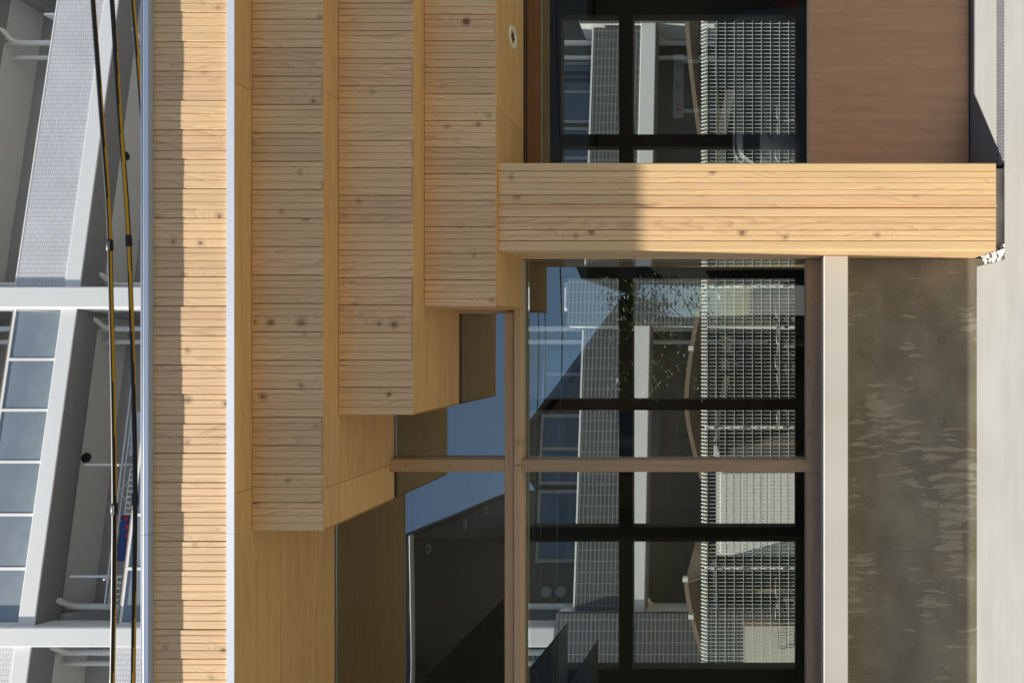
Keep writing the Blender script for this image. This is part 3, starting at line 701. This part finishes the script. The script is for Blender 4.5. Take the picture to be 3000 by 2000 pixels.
# ------------------------------------------------------------------ white mesh fence in the yard
FY = 9.4
FEN = empty('mesh_fence', (0, FY, 0), 'white welded wire mesh fence with folded top in the yard behind the building', 'fence')
posts = [0.705 + 1.946 * k for k in range(-4, 4)]
pitch = 1.946 / 38
for i, X in enumerate(posts):
    t = MB(); t.tube([(0, 0, 0), (0, 0, 2.08)], 0.024, 12); t.lathe([(0, 2.09), (0.02, 2.088), (0.026, 2.08), (0.026, 2.07)], 12)
    place('post', t.mesh('post', 'wire'), FEN, (X, FY + 0.06, 0))
    if i == len(posts) - 1: break
    b = MB(); r = 0.0030
    zs = [2.055 - 0.1245 * k for k in range(16)]
    for k in range(38):
        xx = pitch * (k + 0.5)
        b.box(xx - r, xx + r, -r, r, 0.06, 2.06)
        b.add([(xx - r, -r, 2.06), (xx + r, -r, 2.06), (xx + r, 0.05, 2.145), (xx - r, 0.05, 2.145), (xx - r, r, 2.055), (xx + r, r, 2.055), (xx + r, 0.057, 2.14), (xx - r, 0.057, 2.14)], [(0, 1, 2, 3), (4, 7, 6, 5), (0, 4, 5, 1), (3, 2, 6, 7), (0, 3, 7, 4), (1, 5, 6, 2)])
        b.box(xx - r, xx + r, 0.057, 0.063, 2.07, 2.145)
    for z in zs: b.box(0.01, 1.936, -3 * r, -r, z - r, z + r)
    for y, z in ((0.05, 2.125), (0.03, 2.10), (0.058, 2.08)): b.box(0.01, 1.936, y - r, y + r, z - r, z + r)
    tag(place('mesh_panel', b.mesh('mesh_panel', 'wire'), FEN, (X, FY, 0)), kind='stuff')
    for z in (0.4, 1.0, 1.55, 1.95):
        c = MB(); c.box(-0.02, 0.02, -0.02, 0.05, -0.015, 0.015); place('clip', c.mesh('clip', 'galv'), FEN, (X, FY, z))

# ------------------------------------------------------------------ bicycle shelters with curved brown roofs, cabinet, bicycles
def shelter(xa, xb, xm, label):
    y0, y1 = 10.6, 12.86
    root = empty('bicycle_shelter', ((xa + xb) / 2, y0 + 0.8, 0), label, 'shelter', group='curved bicycle shelters in the yard')
    n = 14
    def zc(x):
        t = (x - xm) / ((xb - xm) if x > xm else (xm - xa) or 1.0); return 2.475 - 0.25 * abs(t) ** 1.5
    poly = [(xa + (xb - xa) * i / n, zc(xa + (xb - xa) * i / n)) for i in range(n + 1)]
    m = MB(); m.prism(poly + [(x, z - 0.02) for x, z in poly][::-1], y0, y1, 'y'); place('roof', m.mesh('roof', 'brown_steel'), root)
    for yy in (y0 - 0.021, y1 + 0.001):
        m = MB(); m.prism([(x, z + 0.012) for x, z in poly] + [(x, z - 0.055) for x, z in poly][::-1], yy, yy + 0.02, 'y'); place('edge_beam', m.mesh('edge_beam', 'brown_steel'), root)
    for xx in (xa + 0.25, xb - 0.25):
        m = MB(); m.box(xx - 0.035, xx + 0.035, y0 + 1.95, y0 + 2.02, 0.0, zc(xx) - 0.03); place('post', m.mesh('post', 'brown_steel'), root)
    for xx in (xm, (xm + xb) / 2 if xb - xm > 0.3 else (xm + xa) / 2):
        m = MB(); m.box(xx - 0.035, xx + 0.035, y0 - 0.03, y0 + 0.05, zc(xx) - 0.05, zc(xx) + 0.03); place('bracket', m.mesh('bracket', 'white'), root)
shelter(-2.2, 0.66, -1.0, 'curved brown steel bicycle shelter behind the middle fence panels')
shelter(-4.9, -3.72, -3.75, 'short curved brown steel bicycle shelter beside the white cabinet')
shelter(2.9, 7.4, 5.2, 'long curved brown steel bicycle shelter seen through the side window')
M['shaded_block'] = plain('shaded_block', (0.085, 0.09, 0.085), 0.8)  # pale wall coloured dark, standing for the shade of the shelter roofs
bw = empty('block_wall', (0, 13.0, 0), 'low pale block wall behind the bicycle shelters, painted with shade and sunlit strips', 'wall')
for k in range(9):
    if k != 4: bx('block', 'shaded_block', bw, -6.2 + 1.4 * k + 0.004, -6.2 + 1.4 * (k + 1) - 0.004, 12.96, 13.06, 0.0, (2.13, 2.02, 2.06, 2.13, 2.0, 2.10, 2.05, 2.08, 2.13)[k])

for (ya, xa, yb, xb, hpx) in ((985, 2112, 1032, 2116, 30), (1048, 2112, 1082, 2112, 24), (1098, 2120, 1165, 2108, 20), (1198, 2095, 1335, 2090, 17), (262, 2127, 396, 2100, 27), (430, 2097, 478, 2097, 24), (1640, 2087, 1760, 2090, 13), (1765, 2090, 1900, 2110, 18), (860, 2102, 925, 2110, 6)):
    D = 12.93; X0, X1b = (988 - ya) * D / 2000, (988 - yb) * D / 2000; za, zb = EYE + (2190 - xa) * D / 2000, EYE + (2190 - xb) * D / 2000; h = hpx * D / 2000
    m = MB(); m.prism([(X0, za), (X1b, zb), (X1b - 0.02, zb - h), (X0 - 0.02, za - h)], D - 0.012, D + 0.012, 'y'); place('sunlit_strip', m.mesh('sunlit_strip', 'white'), bw)  # white slabs painted in as strips of sunlight on the wall
cab = empty('storage_cabinet', (-2.75, 11.6, 0), 'white ribbed storage cabinet standing behind the fence', 'cabinet')
bx('body', 'white', cab, -3.6, -2.2, 11.3, 12.1, 0.45, 2.02)
bx('base', 'beige', cab, -3.62, -2.18, 11.26, 12.14, 0.0, 0.448)
for k in range(13): bx('slat', 'white', cab, -3.57, -2.24, 11.285, 11.299, 0.50 + k * 0.112, 0.60 + k * 0.112, 0.003)
pnl = empty('beige_panel', (-5.0, 10.7, 0), 'beige boundary board leaning behind the mesh fence', 'board')
bx('sheet', 'beige', pnl, -5.4, -4.35, 10.3, 10.33, 0.0, 1.55); bx('brace', 'brown_steel', pnl, -4.34, -4.28, 10.3, 10.36, 0.0, 1.6)

def bicycle():
    root = empty('bicycle', (0, 0, 0), 'dark city bicycle with basket parked behind the mesh fence', 'bicycle', group='bicycles parked behind the fence')
    def wheel(x):
        R = 0.33; ring = lambda r, n=28: [(r * math.cos(2 * math.pi * i / n), 0, r * math.sin(2 * math.pi * i / n)) for i in range(n)]
        t = MB(); t.tube(ring(R), 0.017, 8, 0, True)
        wh = place('wheel', t.mesh('tyre', 'rubber'), root, (x, 0, R + 0.017), local=True)
        t = MB(); t.tube(ring(R - 0.022), 0.008, 6, 0, True); t.tube([(0, -0.04, 0), (0, 0.04, 0)], 0.018, 8)
        for i in range(18):
            a = 2 * math.pi * i / 18; t.tube([(0.015 * math.cos(a + 1), 0.02 * (-1) ** i, 0.015 * math.sin(a + 1)), ((R - 0.022) * math.cos(a), 0, (R - 0.022) * math.sin(a))], 0.0016, 4)
        place('rim', t.mesh('rim', 'dull_steel'), wh, (0, 0, 0), local=True)
        f = MB(); f.tube([((R + 0.035) * math.cos(a), 0, (R + 0.035) * math.sin(a)) for a in [rad(20 + 9 * i) for i in range(17)]], 0.016, 6)
        place('fender', f.mesh('fender', 'dull_steel'), wh, (0, 0, 0), local=True)
    wheel(-0.54); wheel(0.54)
    f = MB(); A, B, Cc, D_ = (-0.54, 0, 0.347), (-0.08, 0, 0.28), (-0.22, 0, 0.78), (0.36, 0, 0.80)
    for p, q, r in ((B, Cc, 0.016), (B, D_, 0.02), ((-0.19, 0, 0.62), (0.34, 0, 0.74), 0.016), (A, B, 0.01), (A, Cc, 0.009), ((0.33, 0, 0.95), (0.54, 0, 0.347), 0.015)): f.tube([p, q], r, 8)
    place('frame', f.mesh('frame', BIKE), root, (0, 0, 0), local=True)
    h = MB(); h.tube([(0.33, 0, 0.93), (0.33, 0, 1.02), (0.38, -0.06, 1.06), (0.30, -0.24, 1.05), (0.14, -0.28, 1.03)], 0.011, 8); h.tube([(0.33, 0, 1.02), (0.38, 0.06, 1.06), (0.30, 0.24, 1.05), (0.14, 0.28, 1.03)], 0.011, 8)
    place('handlebar', h.mesh('handlebar', 'dull_steel'), root, (0, 0, 0), local=True)
    s = MB(); s.prism([(-0.36, -0.09), (-0.36, 0.09), (-0.25, 0.07), (-0.08, 0.025), (-0.08, -0.025), (-0.25, -0.07)], 0.86, 0.91); s.tube([(-0.22, 0, 0.76), (-0.24, 0, 0.87)], 0.013, 8)
    place('saddle', s.mesh('saddle', 'rubber'), root, (0, 0, 0), local=True)
    k = MB()
    for i in range(8):
        k.tube([(0.44 + 0.035 * i, -0.17, 0.80), (0.43 + 0.04 * i, -0.19, 1.04)], 0.003, 4); k.tube([(0.44 + 0.035 * i, 0.17, 0.80), (0.43 + 0.04 * i, 0.19, 1.04)], 0.003, 4)
        k.tube([(0.70, -0.17 + 0.048 * i, 0.80), (0.72, -0.19 + 0.054 * i, 1.04)], 0.003, 4)
    for z, e in ((0.80, 0), (0.92, 0.01), (1.04, 0.02)): k.tube([(0.43 - e, -0.17 - e, z), (0.70 + e, -0.17 - e, z), (0.70 + e, 0.17 + e, z), (0.43 - e, 0.17 + e, z)], 0.005, 5, 0, True)
    place('basket', k.mesh('basket', 'dark_wire'), root, (0, 0, 0), local=True)
    r = MB(); r.tube([(-0.6, -0.06, 0.72), (-0.3, -0.06, 0.74), (-0.3, 0.06, 0.74), (-0.6, 0.06, 0.72)], 0.007, 6, 0, True); r.box(-0.64, -0.62, -0.025, 0.025, 0.62, 0.67, 1)
    place('rack', r.mesh('rack', ['galv', 'red']), root, (0, 0, 0), local=True)
    t = MB(); t.tube([(-0.09, 0, 0.28), (-0.09, 0.10, 0.28)], 0.009, 6); t.lathe([(0.085, -0.003), (0.095, 0.0), (0.085, 0.003)], 20, 'y', (-0.08, 0.05, 0.28)); t.tube([(-0.09, 0.1, 0.28), (0.03, 0.1, 0.17)], 0.009, 6)
    place('crank', t.mesh('crank', 'galv'), root, (0, 0, 0), local=True)
    return root
M['dark_wire'] = plain('dark_wire', (0.05, 0.05, 0.055), 0.45, 0.3); M['dull_steel'] = plain('dull_steel', (0.22, 0.22, 0.22), 0.5, 0.6)
M['bike_silver'] = plain('silver_bike_paint', (0.5, 0.5, 0.5), 0.3, 0.7); BIKE = 'bike_silver'
bk = bicycle()
spots = [(-1.05, 88), (-0.45, 97), (-0.05, 84), (0.35, 93), (1.55, 86), (1.95, 95), (2.35, 83), (2.8, 92), (3.3, 88), (-3.9, 90), (-4.35, 84)]
for i, (x, a) in enumerate(spots):
    o = bk if i == 0 else copy_tree(bk)
    o.location = (x, 10.75 + 0.2 * math.sin(i * 2.1), 0); o.rotation_euler = (rad(6 if i % 2 else 3), 0, rad(a + 180))
    if x > 1: lb, gp = 'dark city bicycle with basket parked behind the fence outside the side window', 'bicycles outside the side window'
    elif x > -1.2: lb, gp = 'dark city bicycle with basket under the middle curved shelter', 'bicycles under the middle shelter'
    else: lb, gp = 'dark city bicycle with basket beside the beige board', 'bicycles beside the beige board'
    o['label'] = lb; o['group'] = gp
# one bicycle seen side-on behind the middle window
o = copy_tree(bk); o.location = (0.1, 10.05, 0.0); o.rotation_euler = (rad(5), 0, rad(172)); o['label'] = 'silver bicycle standing lengthwise along the fence, side-on'

# ------------------------------------------------------------------ across the street (seen in the glass): houses, tree, van, wires
M['siding'] = plain('dark_siding', (0.065, 0.055, 0.028), 0.7); M['siding2'] = plain('brown_siding', (0.16, 0.11, 0.07), 0.7); M['rooft'] = plain('roof_tile_grey', (0.10, 0.10, 0.105), 0.6)
M['siding3'] = plain('brown_brick_wall', (0.065, 0.05, 0.038), 0.8)
hA = empty('dark_house', (-8, -7, 0), 'tall dark house across the street with a white eaves gutter', 'house')
m = MB(); m.prism([(-3.79, -4.0), (-4.35, -10.6), (-13, -10.6), (-13, -4.0)], -0.3, 7.86); place('wall', m.mesh('wall', 'siding'), hA)
m = MB(); m.prism([(-3.70, -3.9), (-4.26, -10.7), (-13.1, -10.7), (-13.1, -3.9)], 7.862, 7.96); place('roof', m.mesh('roof', 'rooft'), hA)
m = MB(); m.tube([(-3.7, -3.83, 7.80), (-13, -3.83, 7.80)], 0.04, 8); place('gutter', m.mesh('gutter', 'white'), hA)
for x in (-6, -9): bx('window', 'win_blue', hA, x - 0.9, x + 0.9, -3.995, -3.96, 4.4, 6.0)
hB = empty('gabled_house', (-1.8, -10, 0), 'brown gabled house across the street behind the small tree', 'house')
m = MB(); m.prism([(-4.2, -0.3), (0.5, -0.3), (0.5, 4.45), (-2.6, 6.85), (-4.2, 5.6)], -12.0, -7.2, 'y'); place('wall', m.mesh('wall', 'siding2'), hB)
m = MB(); m.prism([(1.0, 4.2), (1.0, 4.34), (-2.6, 7.1), (-4.4, 5.75), (-4.4, 5.6), (-2.6, 6.95)], -12.3, -6.9, 'y'); place('roof', m.mesh('roof', 'rooft'), hB)
bx('window', 'win_blue', hB, -3.2, -1.8, -7.195, -7.15, 3.6, 4.9); bx('door', 'siding', hB, -0.9, 0.0, -7.195, -7.15, -0.2, 1.9)
hC = empty('brick_house', (4.5, -8, 0), 'dark brown brick house across the street with a wide low gable', 'house')
m = MB(); m.box(1.5, 9.5, -11, -5.4, -0.3, 4.7); place('wall', m.mesh('wall', 'siding3'), hC)
m = MB(); m.prism([(1.2, 4.75), (1.2, 4.87), (5.5, 6.6), (9.8, 4.87), (9.8, 4.75)], -11.3, -4.9, 'y'); place('roof', m.mesh('roof', 'rooft'), hC)
for x in (3, 6): bx('window', 'win_blue', hC, x - 0.8, x + 0.8, -5.395, -5.36, 0.9, 2.2)
# tree
M['bark'] = plain('bark', (0.09, 0.065, 0.045), 0.9); M['leaf'] = plain('leaf', (0.075, 0.10, 0.022), 0.5, speck=0.2, scale=3)
tr = empty('small_tree', (-0.1, -4.4, -0.3), 'small leafy street tree across the street', 'tree')
t = MB(); tips = []
t.tube([(0, 0, 0), (0.05, 0.02, 1.2), (-0.05, 0, 2.4), (0.02, 0, 3.4)], [0.09, 0.07, 0.05, 0.02], 8)
rs = random.Random(3)
for k in range(34):
    z = 1.8 + 2.0 * rs.random(); a = rs.uniform(0, 6.28); L = rs.uniform(0.5, 1.35)
    e = Vector((math.cos(a) * L, math.sin(a) * L, z + L * rs.uniform(0.3, 1.1))); s0 = Vector((0, 0, z))
    mid = (s0 + e) / 2 + Vector((0, 0, 0.12)); t.tube([s0, mid, e], [0.018, 0.011, 0.004], 5); tips += [(mid, e)]
place('trunk', t.mesh('trunk', 'bark'), tr, (0, 0, 0), local=True)
lf = MB()
for mid, e in tips:
    for q in range(60):
        p = mid.lerp(e, rs.random() ** 0.6) + Vector((rs.gauss(0, 0.13), rs.gauss(0, 0.13), rs.gauss(0, 0.12)))
        u = Vector((rs.gauss(0, 1), rs.gauss(0, 1), rs.gauss(0, 0.6))).normalized(); v = u.cross(Vector((rs.gauss(0, 1), rs.gauss(0, 1), rs.gauss(0, 1)))).normalized()
        L = rs.uniform(0.035, 0.06); lf.add([p - u * L, p + v * L * 0.45, p + u * L, p - v * L * 0.45], [(0, 1, 2, 3)])
tag(place('crown', lf.mesh('crown', 'leaf'), tr, (0, 0, 0), local=True), kind='stuff')
# parked van
M['van_paint'] = plain('silver_car_paint', (0.05, 0.055, 0.075), 0.4, 0.1); M['tail'] = plain('tail_lamp', (0.12, 0.015, 0.015), 0.2)
van = empty('parked_van', (3.45, -2.2, -0.03), 'dark blue compact van parked across the street', 'van')
prof = [(-1.65, 0.3), (-1.68, 0.75), (-1.62, 0.95), (-1.15, 1.05), (-0.72, 1.66), (-0.5, 1.75), (1.45, 1.76), (1.60, 1.66), (1.68, 1.0), (1.66, 0.3)]
bmv = bmesh.new(); vv = [bmv.verts.new((x, -0.74, z)) for x, z in prof]; f = bmv.faces.new(vv)
r = bmesh.ops.extrude_face_region(bmv, geom=[f]); bmesh.ops.translate(bmv, verts=[v for v in r['geom'] if isinstance(v, bmesh.types.BMVert)], vec=(0, 1.48, 0))
for v in bmv.verts:
    if v.co.z > 1.1: v.co.y *= 0.88
bmesh.ops.recalc_face_normals(bmv, faces=bmv.faces[:]); bmesh.ops.bevel(bmv, geom=bmv.edges[:], offset=0.07, segments=3, affect='EDGES')
me = bpy.data.meshes.new('body'); bmv.to_mesh(me); bmv.free(); me.materials.append(M['van_paint'])
for p in me.polygons: p.use_smooth = True
place('body', me, van, (0, 0, 0), local=True)
for xx in (-0.62, 0.45, 1.02):
    q = MB(); wdt = 0.95 if xx < 0 else 0.5
    q.prism([(xx - (0.42 if xx < 0 else 0), 1.08), (xx + wdt * 0.95, 1.08), (xx + wdt * 0.9, 1.60), (xx, 1.60)], 0.665, 0.70, 'y'); place('side_window', q.mesh('side_window', 'win_blue'), van, (0, 0, 0), local=True)
for xx in (-1.08, 1.12):
    for s in (-1, 1):
        q = MB(); q.lathe([(0, -0.08), (0.17, -0.08), (0.19, -0.09), (0.27, -0.09), (0.29, -0.06), (0.29, 0.08), (0, 0.08)], 24, 'y')
        wv = place('wheel', q.mesh('wheel', 'rubber'), van, (xx, s * 0.68, 0.29), (0, 0, 0 if s < 0 else math.pi), local=True)
        q = MB(); q.lathe([(0, -0.095), (0.05, -0.095), (0.16, -0.082)], 18, 'y'); place('hub', q.mesh('hub', 'galv'), wv, (0, 0, 0), local=True)
q = MB(); q.cbox(1.62, 1.70, -0.70, -0.52, 0.75, 1.1, 0.01); q.cbox(1.62, 1.70, 0.52, 0.70, 0.75, 1.1, 0.01); place('tail_lamp', q.mesh('tail_lamp', 'tail'), van, (0, 0, 0), local=True)
# wires over the street
for k, (y, z, r) in enumerate(((-1.9, 4.72, 0.006), (-2.1, 4.78, 0.006), (-2.0, 4.86, 0.008), (-1.8, 4.42, 0.011))):
    t = MB(); t.tube([(-25, 0, 0.9), (-12, 0, 0.25), (0, 0, 0), (12, 0, 0.25), (25, 0, 0.9)], r, 6)
    tag(place('street_wire', t.mesh('street_wire', 'black'), None, (0, y, z)), 'thin black utility wire strung over the street', 'wire', 'utility wires over the street')

# sign board across the street, seen mirrored in the side window
sg = empty('sign_board', (4.45, -3.05, -0.03), 'long pale sign board with dark characters and red numerals on two posts across the street', 'sign')
bx('panel', 'grey_paint', sg, 3.88, 5.02, -3.07, -3.05, 2.64, 2.82)
for xx in (4.0, 4.9): bx('post', 'galv', sg, xx - 0.025, xx + 0.025, -3.12, -3.075, -0.03, 2.8)
for txt, xx, mt in (('\u5de5', 4.80, 'black'), ('\u304a', 4.42, 'black'), ('23', 4.06, 'red')):
    cu = bpy.data.curves.new('lettering', 'FONT'); cu.body = txt; cu.size = 0.15; cu.align_x = 'CENTER'; cu.extrude = 0.001
    to = bpy.data.objects.new('tmp', cu); COL.objects.link(to); bpy.context.view_layer.update()
    me = bpy.data.meshes.new_from_object(to.evaluated_get(bpy.context.evaluated_depsgraph_get())); bpy.data.objects.remove(to)
    me.name = 'lettering'; me.materials.clear(); me.materials.append(M[mt])
    place('lettering', me, sg, (xx, -3.047, 2.675), (math.pi / 2, 0, math.pi))
